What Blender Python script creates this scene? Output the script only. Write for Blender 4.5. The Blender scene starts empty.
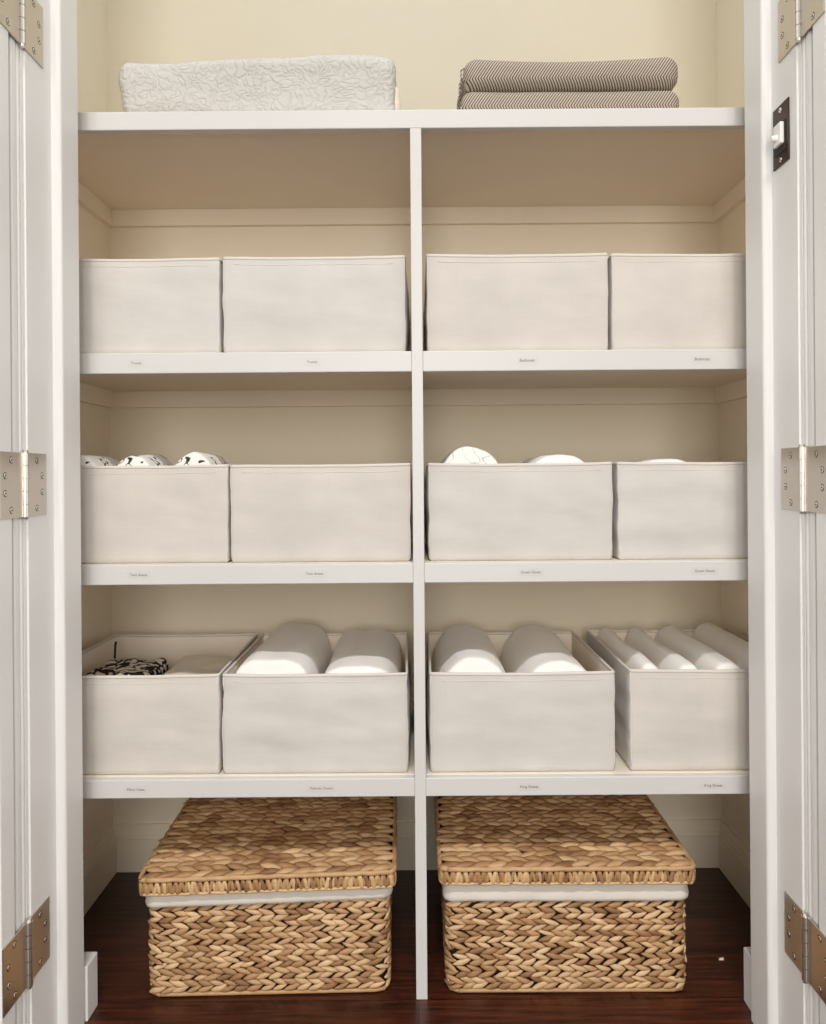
import bpy, bmesh, math, random
from mathutils import Vector, Matrix, noise

scene = bpy.context.scene
COL = scene.collection
PI = math.pi

# ------------------------------------------------------------------ basics
def link(o):
    COL.objects.link(o)
    return o

def tag(o, label=None, cat=None, group=None, kind=None):
    if label: o['label'] = label
    if cat: o['category'] = cat
    if group: o['group'] = group
    if kind: o['kind'] = kind
    return o

def empty(name, loc, label, cat, group=None, rz=0.0):
    o = link(bpy.data.objects.new(name, None))
    o.location = loc
    o.rotation_euler = (0, 0, rz)
    o.empty_display_size = 0.05
    return tag(o, label, cat, group)

def obj(name, bm, mats, parent=None, loc=None, smooth=False):
    me = bpy.data.meshes.new(name)
    bmesh.ops.recalc_face_normals(bm, faces=bm.faces[:])
    bm.to_mesh(me)
    bm.free()
    if not isinstance(mats, (list, tuple)):
        mats = [mats]
    for m in mats:
        me.materials.append(m)
    if smooth:
        for p in me.polygons:
            p.use_smooth = True
    o = link(bpy.data.objects.new(name, me))
    if parent: o.parent = parent
    if loc: o.location = loc
    return o

def struct(name, bm, mat, parent=None, smooth=False):
    o = obj(name, bm, mat, parent, smooth=smooth)
    if parent is None:
        o['kind'] = 'structure'
    return o

def add_box(bm, x0, x1, y0, y1, z0, z1, bevel=0.0, seg=2, mi=0):
    t = bmesh.new()
    vs = [t.verts.new((x, y, z)) for x in (x0, x1) for y in (y0, y1) for z in (z0, z1)]
    for f in ((0, 1, 3, 2), (4, 6, 7, 5), (0, 4, 5, 1), (2, 3, 7, 6), (0, 2, 6, 4), (1, 5, 7, 3)):
        t.faces.new([vs[i] for i in f])
    bmesh.ops.recalc_face_normals(t, faces=t.faces[:])
    if bevel > 0:
        bmesh.ops.bevel(t, geom=t.edges[:], offset=bevel, segments=seg, affect='EDGES', profile=0.5)
    merge(bm, t, mi)

def merge(bm, t, mi=0):
    mp = {}
    for v in t.verts:
        mp[v] = bm.verts.new(v.co)
    for f in t.faces:
        try:
            nf = bm.faces.new([mp[v] for v in f.verts])
            nf.material_index = mi
            nf.smooth = f.smooth
        except ValueError:
            pass
    t.free()

def box(x0, x1, y0, y1, z0, z1, bevel=0.0, seg=2):
    bm = bmesh.new()
    add_box(bm, x0, x1, y0, y1, z0, z1, bevel, seg)
    return bm

def add_prism(bm, prof, a0, a1, axis='x', mi=0):
    """extrude a closed 2D profile along an axis. x: prof=(y,z); y: prof=(x,z); z: prof=(x,y)"""
    def P(p, a):
        return {'x': (a, p[0], p[1]), 'y': (p[0], a, p[1]), 'z': (p[0], p[1], a)}[axis]
    A = [bm.verts.new(P(p, a0)) for p in prof]
    B = [bm.verts.new(P(p, a1)) for p in prof]
    n = len(prof)
    for i in range(n):
        f = bm.faces.new((A[i], A[(i + 1) % n], B[(i + 1) % n], B[i]))
        f.material_index = mi
    bm.faces.new(A[::-1]).material_index = mi
    bm.faces.new(B).material_index = mi

def add_tube(bm, pts, r, seg=8, mi=0):
    """tube through a list of points"""
    rings = []
    n = len(pts)
    for i, p in enumerate(pts):
        p = Vector(p)
        a = Vector(pts[max(i - 1, 0)]); b = Vector(pts[min(i + 1, n - 1)])
        d = (b - a).normalized()
        up = Vector((0, 0, 1)) if abs(d.z) < 0.9 else Vector((1, 0, 0))
        s = d.cross(up).normalized(); t = s.cross(d)
        rr = r[i] if isinstance(r, (list, tuple)) else r
        rings.append([bm.verts.new(p + (s * math.cos(2 * PI * k / seg) + t * math.sin(2 * PI * k / seg)) * rr) for k in range(seg)])
    for A, B in zip(rings, rings[1:]):
        for k in range(seg):
            f = bm.faces.new((A[k], A[(k + 1) % seg], B[(k + 1) % seg], B[k]))
            f.material_index = mi; f.smooth = True
    bm.faces.new(rings[0][::-1]).material_index = mi
    bm.faces.new(rings[-1]).material_index = mi

def fbm(p, oct=3):
    v, a = 0.0, 1.0
    for _ in range(oct):
        v += a * noise.noise(p)
        p = p * 2.03 + Vector((7.1, 3.3, 1.7))
        a *= 0.5
    return v

# ------------------------------------------------------------------ materials
def new_mat(name, col, rough=0.5, metal=0.0, spec=0.5):
    m = bpy.data.materials.new(name)
    m.use_nodes = True
    b = m.node_tree.nodes['Principled BSDF']
    b.inputs['Base Color'].default_value = (*col, 1)
    b.inputs['Roughness'].default_value = rough
    b.inputs['Metallic'].default_value = metal
    b.inputs['Specular IOR Level'].default_value = spec
    return m, m.node_tree, b

def N(nt, t, **kw):
    n = nt.nodes.new(t)
    for k, v in kw.items():
        setattr(n, k, v)
    return n

def coords(nt, scale=(1, 1, 1), kind='Object'):
    tc = N(nt, 'ShaderNodeTexCoord')
    mp = N(nt, 'ShaderNodeMapping')
    mp.inputs['Scale'].default_value = scale
    nt.links.new(tc.outputs[kind], mp.inputs['Vector'])
    return mp.outputs['Vector']

def noise_tex(nt, vec, scale, detail=3, rough=0.5):
    n = N(nt, 'ShaderNodeTexNoise')
    n.inputs['Scale'].default_value = scale
    n.inputs['Detail'].default_value = detail
    n.inputs['Roughness'].default_value = rough
    nt.links.new(vec, n.inputs['Vector'])
    return n.outputs['Fac']

def ramp(nt, fac, stops):
    r = N(nt, 'ShaderNodeValToRGB')
    e = r.color_ramp.elements
    while len(e) < len(stops):
        e.new(0.5)
    for el, (p, c) in zip(e, stops):
        el.position = p
        el.color = (*c, 1)
    nt.links.new(fac, r.inputs['Fac'])
    return r.outputs['Color']

def bump(nt, b, h, strength=0.2, dist=0.002):
    n = N(nt, 'ShaderNodeBump')
    n.inputs['Strength'].default_value = strength
    n.inputs['Distance'].default_value = dist
    nt.links.new(h, n.inputs['Height'])
    nt.links.new(n.outputs['Normal'], b.inputs['Normal'])

def math_node(nt, op, a, b=None, c=None):
    n = N(nt, 'ShaderNodeMath', operation=op)
    for i, v in enumerate((a, b, c)):
        if v is None: continue
        if isinstance(v, (int, float)): n.inputs[i].default_value = v
        else: nt.links.new(v, n.inputs[i])
    return n.outputs[0]

M = {}
def paint(name, col, rough, sc=60, st=0.06):
    m, nt, b = new_mat(name, col, rough)
    v = coords(nt)
    h = noise_tex(nt, v, sc, 4)
    c = ramp(nt, noise_tex(nt, v, 3.0, 3), [(0.3, [x * 0.965 for x in col]), (0.7, col)])
    nt.links.new(c, b.inputs['Base Color'])
    bump(nt, b, h, st, 0.001)
    M[name] = m
paint('trim_paint', (0.785, 0.78, 0.775), 0.38)
paint('shelf_paint', (0.66, 0.655, 0.65), 0.42)
paint('board_paint', (0.88, 0.805, 0.685), 0.6, 120, 0.08)
paint('wall_paint', (0.91, 0.84, 0.705), 0.8, 180, 0.12)
paint('room_paint', (0.80, 0.78, 0.75), 0.8, 180, 0.12)
paint('door_paint', (0.79, 0.785, 0.78), 0.36)

def fabric(name, col, weave=900.0, st=0.25, vary=0.05, fold=0.0, thin=0.0):
    m, nt, b = new_mat(name, col, 0.9, 0, 0.15)
    v = coords(nt)
    sep = N(nt, 'ShaderNodeSeparateXYZ'); nt.links.new(v, sep.inputs[0])
    # woven threads: two noise fields stretched along and across
    hx = noise_tex(nt, coords(nt, (22, 22, weave * 0.45)), 1.0, 3)
    hz = noise_tex(nt, coords(nt, (weave * 0.45, weave * 0.45, 22)), 1.0, 3)
    th = math_node(nt, 'ADD', hx, hz)
    if fold:
        cr = noise_tex(nt, coords(nt, (4, 4, 26)), 1.0, 4)
        th = math_node(nt, 'ADD', th, math_node(nt, 'MULTIPLY', cr, fold))
    blot = noise_tex(nt, v, 9.0, 3)
    mixv = math_node(nt, 'ADD', math_node(nt, 'MULTIPLY', blot, 0.6), math_node(nt, 'MULTIPLY', th, 0.1))
    c = ramp(nt, mixv, [(0.35, [x * (1 - vary) for x in col]), (0.75, [min(1, x * (1 + vary * 0.4)) for x in col])])
    nt.links.new(c, b.inputs['Base Color'])
    b.inputs['Sheen Weight'].default_value = 0.15
    bump(nt, b, th, st, 0.0010)
    if fold:
        fine = b.inputs['Normal'].links[0].from_node
        cr2 = noise_tex(nt, coords(nt, (5, 5, 12)), 1.0, 3, 0.5)
        bn = N(nt, 'ShaderNodeBump')
        bn.inputs['Strength'].default_value = 0.34
        bn.inputs['Distance'].default_value = 0.012 * fold / 1.6
        nt.links.new(cr2, bn.inputs['Height'])
        nt.links.new(bn.outputs['Normal'], fine.inputs['Normal'])
    if thin:
        tr = N(nt, 'ShaderNodeBsdfTranslucent')
        nt.links.new(c, tr.inputs['Color'])
        mxs = N(nt, 'ShaderNodeMixShader')
        mxs.inputs[0].default_value = thin
        out = [n for n in nt.nodes if n.type == 'OUTPUT_MATERIAL'][0]
        nt.links.new(b.outputs[0], mxs.inputs[1]); nt.links.new(tr.outputs[0], mxs.inputs[2])
        nt.links.new(mxs.outputs[0], out.inputs['Surface'])
    M[name] = m
fabric('bin_linen', (0.66, 0.622, 0.582), 900, 0.16, 0.10, 1.6, 0.0)
fabric('bin_linen_light', (0.65, 0.625, 0.598), 900, 0.16, 0.08, 1.6, 0.0)
fabric('bin_hem', (0.70, 0.66, 0.61), 900, 0.13, 0.05)
fabric('bin_lining', (0.86, 0.78, 0.68), 900, 0.13, 0.05, 0.0, 0.0)
fabric('white_cotton', (0.90, 0.885, 0.865), 1200, 0.12, 0.03, 0.5)
fabric('cream_cotton', (0.80, 0.73, 0.63), 1200, 0.15, 0.04, 0.5)
fabric("liner_cotton", (0.70, 0.66, 0.60), 1200, 0.15, 0.03, 1.0)

def marked(name, base, ink, sc, thr, width):
    """printed cotton: curling ink marks on a pale ground"""
    m, nt, b = new_mat(name, base, 0.9, 0, 0.15)
    v = coords(nt)
    wob = N(nt, 'ShaderNodeTexNoise'); wob.inputs['Scale'].default_value = sc * 0.6
    nt.links.new(v, wob.inputs['Vector'])
    vm = N(nt, 'ShaderNodeVectorMath', operation='MULTIPLY_ADD')
    nt.links.new(wob.outputs['Color'], vm.inputs[0]); vm.inputs[1].default_value = (0.05, 0.05, 0.05)
    nt.links.new(v, vm.inputs[2])
    n = noise_tex(nt, vm.outputs[0], sc, 1)
    d = math_node(nt, 'ABSOLUTE', math_node(nt, 'SUBTRACT', n, thr))
    c = ramp(nt, d, [(width, ink), (width * 1.5, base)])
    nt.links.new(c, b.inputs['Base Color'])
    bump(nt, b, noise_tex(nt, v, 500, 2), 0.1, 0.001)
    M[name] = m
marked('damask_print', (0.72, 0.66, 0.58), (0.02, 0.017, 0.016), 34, 0.5, 0.055)
marked('ink_print', (0.84, 0.82, 0.79), (0.05, 0.045, 0.045), 30, 0.42, 0.015)
marked('grey_print', (0.86, 0.84, 0.81), (0.50, 0.49, 0.48), 26, 0.42, 0.008)

# matelasse coverlet
def make_matelasse():
    col = (0.575, 0.56, 0.535)
    m, nt, b = new_mat('matelasse', col, 0.92, 0, 0.1)
    v = coords(nt)
    wob = N(nt, 'ShaderNodeTexNoise'); wob.inputs['Scale'].default_value = 14
    nt.links.new(v, wob.inputs['Vector'])
    vm = N(nt, 'ShaderNodeVectorMath', operation='MULTIPLY_ADD')
    nt.links.new(wob.outputs['Color'], vm.inputs[0]); vm.inputs[1].default_value = (0.06, 0.06, 0.06)
    nt.links.new(v, vm.inputs[2])
    n = noise_tex(nt, vm.outputs[0], 62, 1)
    d = math_node(nt, 'ABSOLUTE', math_node(nt, 'SUBTRACT', n, 0.5))
    h = math_node(nt, 'MINIMUM', math_node(nt, 'MULTIPLY', d, 9.0), 1.0)
    fine = noise_tex(nt, v, 420, 2)
    hh = math_node(nt, 'ADD', h, math_node(nt, 'MULTIPLY', fine, 0.5))
    c = ramp(nt, h, [(0.0, [x * 0.96 for x in col]), (0.8, col)])
    nt.links.new(c, b.inputs['Base Color'])
    bump(nt, b, hh, 0.5, 0.0035)
    M['matelasse'] = m
make_matelasse()

# taupe herringbone throw
def make_throw():
    m, nt, b = new_mat('herringbone', (0.4, 0.35, 0.3), 0.9, 0, 0.1)
    tc = N(nt, 'ShaderNodeTexCoord')
    sep = N(nt, 'ShaderNodeSeparateXYZ'); nt.links.new(tc.outputs['Object'], sep.inputs[0])
    vv = math_node(nt, 'ADD', math_node(nt, 'MULTIPLY', sep.outputs['Z'], 1.6), math_node(nt, 'MAXIMUM', math_node(nt, 'ADD', sep.outputs['Y'], 0.135), 0.0))
    tri = math_node(nt, 'PINGPONG', math_node(nt, 'SUBTRACT', vv, 0.032), 0.085)
    ph = math_node(nt, 'SUBTRACT', sep.outputs['X'], math_node(nt, 'MULTIPLY', tri, 0.42))
    s = math_node(nt, 'SINE', math_node(nt, 'MULTIPLY', ph, 2 * PI / 0.0061))
    s01 = math_node(nt, 'MULTIPLY_ADD', s, 0.5, 0.5)
    c = ramp(nt, s01, [(0.25, (0.13, 0.10, 0.075)), (0.65, (0.56, 0.49, 0.42))])
    nt.links.new(c, b.inputs['Base Color'])
    fine = noise_tex(nt, tc.outputs['Object'], 600, 2)
    bump(nt, b, math_node(nt, 'ADD', s01, fine), 0.5, 0.002)
    M['herringbone'] = m
make_throw()

# water hyacinth strands
def make_hyacinth(name, dark, mid, light):
    m, nt, b = new_mat(name, mid, 0.55, 0, 0.4)
    g = N(nt, 'ShaderNodeNewGeometry')
    v = coords(nt, (25, 25, 400))
    fib = noise_tex(nt, v, 1.0, 3)
    blot = noise_tex(nt, coords(nt), 40, 2)
    f = math_node(nt, 'ADD', math_node(nt, 'MULTIPLY', g.outputs['Random Per Island'], 0.55),
                  math_node(nt, 'ADD', math_node(nt, 'MULTIPLY', fib, 0.25), math_node(nt, 'MULTIPLY', blot, 0.3)))
    c = ramp(nt, f, [(0.12, dark), (0.45, mid), (0.85, light)])
    nt.links.new(c, b.inputs['Base Color'])
    bump(nt, b, fib, 0.5, 0.0015)
    M[name] = m
make_hyacinth('hyacinth', (0.13, 0.05, 0.018), (0.42, 0.235, 0.11), (0.72, 0.50, 0.285))
make_hyacinth('hyacinth_wrap', (0.09, 0.03, 0.012), (0.38, 0.21, 0.09), (0.70, 0.48, 0.26))
M['basket_gap_shade'] = new_mat('basket_gap_shade', (0.025, 0.009, 0.004), 0.9)[0]  # near-black backing: shade between the strands is put into its colour

# dark wood floor
def make_floor():
    m, nt, b = new_mat('dark_wood', (0.05, 0.02, 0.01), 0.32)
    v = coords(nt)
    br = N(nt, 'ShaderNodeTexBrick')
    br.inputs['Scale'].default_value = 1.0
    br.inputs['Brick Width'].default_value = 0.9
    br.inputs['Row Height'].default_value = 0.083
    br.inputs['Mortar Size'].default_value = 0.0012
    br.inputs['Color1'].default_value = (0.060, 0.015, 0.007, 1)
    br.inputs['Color2'].default_value = (0.040, 0.010, 0.005, 1)
    br.inputs['Mortar'].default_value = (0.006, 0.003, 0.002, 1)
    nt.links.new(v, br.inputs['Vector'])
    gr = noise_tex(nt, coords(nt, (5, 90, 5)), 1.0, 5, 0.6)
    gc = ramp(nt, gr, [(0.38, (0.4, 0.4, 0.4)), (0.68, (1.9, 1.7, 1.6))])
    mx = N(nt, 'ShaderNodeMix', data_type='RGBA', blend_type='MULTIPLY')
    mx.inputs[0].default_value = 1.0
    nt.links.new(br.outputs['Color'], mx.inputs[6]); nt.links.new(gc, mx.inputs[7])
    nt.links.new(mx.outputs[2], b.inputs['Base Color'])
    bump(nt, b, gr, 0.15, 0.001)
    M['dark_wood'] = m
make_floor()

def make_metal(name, col, rough):
    m, nt, b = new_mat(name, col, rough, 1.0)
    h = noise_tex(nt, coords(nt, (200, 200, 30)), 1.0, 3)
    bump(nt, b, h, 0.04, 0.0005)
    M[name] = m
make_metal('nickel', (0.62, 0.58, 0.53), 0.29)
make_metal('screw_metal', (0.88, 0.86, 0.82), 0.18)
m_, nt_, b_ = new_mat('bronze', (0.055, 0.03, 0.02), 0.35, 0.6); M['bronze'] = m_
m_, nt_, b_ = new_mat('black_gap', (0.02, 0.018, 0.016), 0.6); M['black_gap'] = m_
m_, nt_, b_ = new_mat('white_plastic', (0.85, 0.84, 0.82), 0.3); M['white_plastic'] = m_
m_, nt_, b_ = new_mat('label_tape', (0.635, 0.625, 0.615), 0.42); M['label_tape'] = m_
m_, nt_, b_ = new_mat('label_ink', (0.15, 0.145, 0.14), 0.6); M['label_ink'] = m_
m_, nt_, b_ = new_mat('paper', (0.85, 0.84, 0.82), 0.8); M['paper'] = m_

# ------------------------------------------------------------------ dimensions (metres)
CAM_Y, CAM_Z = -1.66, 1.105          # shelf fronts stand at y = 0, floor at z = 0
BACK = 0.56                          # back wall
HW = 0.856                           # closet half width
JX = 0.691                           # jamb face
J0, J1 = -0.250, -0.062              # jamb front and rear edge
JXL, JXR = 0.691, 0.6865
HEAD = 2.50                          # underside of the head jamb
CEIL = 2.80
SHELF = [(1.832, 1.871), (1.3204, 1.3635), (0.876, 0.918), (0.4273, 0.466)]   # underside and top of each nosing

# ------------------------------------------------------------------ the setting
struct('floor', box(-2.6, 2.6, -3.6, BACK + 0.1, -0.05, 0.0), M['dark_wood'])
struct('wall_back', box(-HW - 0.1, HW + 0.1, BACK, BACK + 0.1, 0, CEIL), M['wall_paint'])
struct('wall_left', box(-HW - 0.1, -HW, J1, BACK, 0, CEIL), M['wall_paint'])
struct('wall_right', box(HW, HW + 0.1, J1, BACK, 0, CEIL), M['wall_paint'])
struct('ceiling', box(-HW - 0.1, HW + 0.1, J1, BACK + 0.1, CEIL, CEIL + 0.1), M['room_paint'])
bm = bmesh.new()
add_box(bm, -2.6, -JX - 0.02, J0, J1, 0, CEIL + 0.1)
add_box(bm, JX + 0.02, 2.6, J0, J1, 0, CEIL + 0.1)
add_box(bm, -JX - 0.02, JX + 0.02, J0, J1, HEAD + 0.02, CEIL + 0.1)
struct('wall_front', bm, M['room_paint'])

def base_profile(h, t):
    # cap moulding over a flat board: (distance from the wall, height)
    return [(0, 0), (t, 0), (t, h * 0.72), (t * 0.86, h * 0.75), (t * 0.86, h * 0.80), (t * 0.7, h * 0.84),
            (t * 0.62, h * 0.90), (t * 0.45, h * 0.96), (t * 0.4, h), (0, h)]
pr = base_profile(0.129, 0.016)
bm = bmesh.new(); add_prism(bm, [(BACK - a, b) for a, b in pr], -HW, HW, 'x'); struct('baseboard_back', bm, M['wall_paint'])
bm = bmesh.new(); add_prism(bm, [(-HW + a, b) for a, b in pr], J1, BACK - 0.016, 'y'); struct('baseboard_left', bm, M['wall_paint'])
bm = bmesh.new(); add_prism(bm, [(HW - a, b) for a, b in pr], J1, BACK - 0.016, 'y'); struct('baseboard_right', bm, M['wall_paint'])

ti = [0]
def trim(bm, mat='trim_paint', smooth=False):
    ti[0] += 1
    return struct('trim_%d' % ti[0], bm, M[mat], smooth=smooth)

for s in (-1, 1):
    def mir(x0, x1):
        return (x0 * s, x1 * s) if s > 0 else (x1 * s, x0 * s)
    JX, OFF = (0.691, 0.0) if s < 0 else (0.6865, -0.0045)
    # jamb board
    a, b = mir(JX, JX + 0.02)
    trim(box(a, b, J0, J1, 0, HEAD + 0.02, 0.0015))
    # door stop: a stepped, eased strip on the jamb
    prof = [(0.691, -0.149), (0.6805, -0.149), (0.6775, -0.147), (0.6755, -0.145), (0.6745, -0.143), (0.674, -0.140),
            (0.674, -0.069), (0.676, -0.064), (0.691, -0.064)]
    bm = bmesh.new(); add_prism(bm, [((x + OFF) * s, y) for x, y in prof], 0.0, HEAD, 'z'); trim(bm)
    # casing round the opening, with beaded inner edge
    prof = [(0.694, J0), (0.694, J0 - 0.010)]
    for k in range(7):
        t = PI * k / 6
        prof.append((0.6985 - 0.0045 * math.sin(t), J0 - 0.010 - 0.006 + 0.006 * math.cos(t)))
    prof += [(0.699, J0 - 0.0235), (0.6945, J0 - 0.027), (0.6945, J0 - 0.036)]
    for k in range(5):
        t = PI / 2 * k / 4
        prof.append((0.6985 - 0.004 * math.cos(t), J0 - 0.036 - 0.006 * math.sin(t)))
    prof += [(0.74, J0 - 0.038), (0.748, J0 - 0.046), (0.775, J0 - 0.046), (0.785, J0 - 0.03), (0.785, J0)]
    bm = bmesh.new(); add_prism(bm, [((x + OFF) * s, y) for x, y in prof], 0.0, HEAD + 0.09, 'z'); trim(bm)
    # baseboard return behind the jamb
    a, b = mir(0.671 if s < 0 else 0.679, 0.73)
    bm = bmesh.new(); add_box(bm, a, b, -0.060, -0.008, 0.0, 0.112, 0.002)
    trim(bm)
# head jamb, head stop, head casing
trim(box(-JX - 0.02, JX + 0.02, J0, J1, HEAD, HEAD + 0.02, 0.0015))
trim(box(-0.674, 0.674, -0.149, -0.064, HEAD - 0.017, HEAD, 0.002))
trim(box(-0.785, 0.785, J0 - 0.046, J0, HEAD + 0.006, HEAD + 0.09, 0.004))

# doors folded right back against the wall, their hinge edges facing the opening
for i, s in enumerate((-1, 1)):
    JX = JXL if s < 0 else JXR
    def mx(a, b): return (a * s, b * s) if s > 0 else (b * s, a * s)
    bm = bmesh.new()
    a, b = mx(JX, JX + 0.675)
    add_box(bm, a, b, -0.351, -0.306, 0.012, HEAD - 0.004, 0.0015)
    d = struct('door_%d' % (i + 1), bm, M['door_paint'])
    for z0, z1 in ((0.22, 0.95), (1.10, 1.98)):
        bm = bmesh.new()
        for w, yy in ((0.0, 0.006), (0.022, 0.010)):
            for (u0, u1, v0, v1) in ((0.12 + w, 0.555 - w, z0 + w, z0 + w + 0.016), (0.12 + w, 0.555 - w, z1 - w - 0.016, z1 - w),
                                     (0.12 + w, 0.136 + w, z0 + w + 0.016, z1 - w - 0.016), (0.539 - w, 0.555 - w, z0 + w + 0.016, z1 - w - 0.016)):
                a, b = mx(JX + u0, JX + u1)
                add_box(bm, a, b, -0.351 - yy, -0.350, v0, v1, 0.002)
        obj('panel_moulding', bm, M['door_paint'], d)

# ------------------------------------------------------------------ hinges
def cyl(bm, c, r, h, axis='z', seg=20, mi=0, r2=None):
    r2 = r if r2 is None else r2
    c = Vector(c)
    ax = {'x': Vector((1, 0, 0)), 'y': Vector((0, 1, 0)), 'z': Vector((0, 0, 1))}[axis]
    u = Vector((0, 1, 0)) if axis == 'x' else Vector((1, 0, 0))
    w = ax.cross(u)
    A = [bm.verts.new(c + (u * math.cos(2 * PI * k / seg) + w * math.sin(2 * PI * k / seg)) * r) for k in range(seg)]
    B = [bm.verts.new(c + ax * h + (u * math.cos(2 * PI * k / seg) + w * math.sin(2 * PI * k / seg)) * r2) for k in range(seg)]
    for k in range(seg):
        f = bm.faces.new((A[k], A[(k + 1) % seg], B[(k + 1) % seg], B[k])); f.material_index = mi; f.smooth = True
    A2 = [bm.verts.new(v.co) for v in A]; B2 = [bm.verts.new(v.co) for v in B]
    bm.faces.new(A2[::-1]).material_index = mi; bm.faces.new(B2).material_index = mi

HH = 0.114
def hinge(s, zc, label):
    # s = -1 left jamb, +1 right jamb; local x is mirrored by s
    t = empty('door_hinge', ((JXL if s < 0 else JXR) * s, -0.267, zc), label, 'hinge', 'wide throw hinges on the door jambs')
    def X(x): return -x * s                       # distance out of the jamb plane towards the opening
    def bx(bm, a, b, *r, **k):
        lo, hi = sorted((X(a), X(b))); add_box(bm, lo, hi, *r, **k)
    ky = 0.0
    leaves = []
    for nm, y0, y1 in (('jamb_leaf', 0.006, 0.083), ('door_leaf', -0.083, -0.006)):
        bm = bmesh.new()
        bx(bm, 0.0, 0.0026, y0, y1, -HH / 2, HH / 2, bevel=0.0006, seg=1)
        lf = obj(nm, bm, M['nickel'], t); leaves.append(lf)
        sgn = 1 if y0 > 0 else -1
        for k, (dy, dz) in enumerate(((0.046, 0.043), (0.066, 0.016), (0.066, -0.014), (0.046, -0.043))):
            bm = bmesh.new()
            c = (X(0.0024), sgn * dy, dz)
            cyl(bm, (X(0.0022), c[1], c[2]), 0.0062, X(0.0006), 'x', 18, mi=1)  # black ring paints in the shade of the countersink
            cyl(bm, c, 0.0050, X(0.0010), 'x', 16, r2=0.0044)
            add_box(bm, *sorted((X(0.0033), X(0.0037))), sgn * dy - 0.0030, sgn * dy + 0.0030, dz - 0.0006, dz + 0.0006, mi=1)
            add_box(bm, *sorted((X(0.0033), X(0.0037))), sgn * dy - 0.0006, sgn * dy + 0.0006, dz - 0.0030, dz + 0.0030, mi=1)
            obj('screw', bm, [M['screw_metal'], M['black_gap']], lf)
    # knuckles alternate between the leaves
    n = 5
    seg = HH / n
    for k in range(n):
        bm = bmesh.new()
        z0 = -HH / 2 + k * seg + 0.0005
        cyl(bm, (X(0.004), 0, z0), 0.0068, seg - 0.001, 'z', 20)
        yy = (0.0, 0.008) if k % 2 == 0 else (-0.008, 0.0)
        bx(bm, 0.0003, 0.0028, yy[0], yy[1], z0, z0 + seg - 0.001)
        obj('knuckle', bm, M['nickel'], t)
    bm = bmesh.new()
    cyl(bm, (X(0.004), 0, -HH / 2 - 0.004), 0.0045, 0.006, 'z', 16, r2=0.006)
    cyl(bm, (X(0.004), 0, HH / 2 - 0.002), 0.006, 0.006, 'z', 16, r2=0.0045)
    add_box(bm, X(0.004) - 0.002, X(0.004) + 0.002, -0.002, 0.002, -HH / 2, HH / 2)
    obj('pin', bm, M['nickel'], t)

for s, side in ((-1, 'left'), (1, 'right')):
    hinge(s, 1.924, 'topmost metal hinge on the %s door jamb, cut off by the top of the photo' % side)
    hinge(s, 1.091, 'middle grey metal hinge on the %s door jamb, level with the second row of bins' % side)
    hinge(s, 0.2645, 'lowest metal hinge on the %s door jamb, near the floor, reflecting brown' % side)

# ------------------------------------------------------------------ jamb switch
sw = empty('jamb_switch', (JXR, -0.192, 1.7300), 'dark bronze switch plate with a white plunger on the right door jamb', 'switch')
bm = bmesh.new(); add_box(bm, -0.003, 0.0, -0.031, 0.031, -0.0565, 0.0565, 0.0007, 1); obj('plate', bm, M['bronze'], sw)
bm = bmesh.new()
add_box(bm, -0.0045, -0.003, -0.022, 0.022, -0.035, 0.021, 0.0005, 1)
obj('recess_plate', bm, M['black_gap'], sw)
bm = bmesh.new()
add_box(bm, -0.012, -0.0045, -0.019, 0.011, -0.022, 0.018, 0.002, 2)
cyl(bm, (-0.012, -0.002, -0.008), 0.006, -0.010, 'x', 18, r2=0.005)
obj('plunger', bm, M['white_plastic'], sw)
for dz in (0.046, -0.046):
    bm = bmesh.new(); cyl(bm, (-0.003, 0, dz), 0.0046, -0.0014, 'x', 16, r2=0.0036)
    add_box(bm, -0.0047, -0.0043, -0.003, 0.003, dz - 0.0005, dz + 0.0005, mi=1)
    obj('screw', bm, [M['screw_metal'], M['black_gap']], sw)

# ------------------------------------------------------------------ shelving
unit = empty('shelving_unit', (0, 0, 0), 'white built-in closet shelving with a centre divider and deep nosings', 'shelving')
DW = 0.0118   # divider half width
DX = 0.0065   # divider stands a little right of the middle
ply = 0.022
def shelf(x0, x1, k):
    zb, zt = SHELF[k]
    o = obj('shelf', box(x0, x1, 0.019, BACK, zt - ply, zt, 0.001, 1), M['board_paint'], unit)
    obj('nosing', box(x0, x1, 0.0, 0.019, zb, zt, 0.0018, 2), M['shelf_paint'], o)
    if k < 3:
        zc = zt - ply
        inner_l = x0 if x0 > -HW + 0.01 else None
        bm = bmesh.new()
        add_box(bm, x0, x1, BACK - 0.017, BACK, zc - 0.046, zc, 0.0012, 1)
        obj('rear_cleat', bm, M['board_paint'], o)
        if x0 < -HW + 0.01:
            obj('side_cleat', box(x0, x0 + 0.017, 0.03, BACK - 0.017, zc - 0.046, zc, 0.0012, 1), M['board_paint'], o)
        if x1 > HW - 0.01:
            obj('side_cleat', box(x1 - 0.017, x1, 0.03, BACK - 0.017, zc - 0.046, zc, 0.0012, 1), M['board_paint'], o)
shelf(-HW, HW, 0)
for k in (1, 2, 3):
    shelf(-HW, -DW + DX, k)
    shelf(DW + DX, HW, k)
obj('divider', box(-DW + DX, DW + DX, 0.0, BACK, 0.0, SHELF[0][0], 0.0015, 2), M['shelf_paint'], unit)

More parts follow.
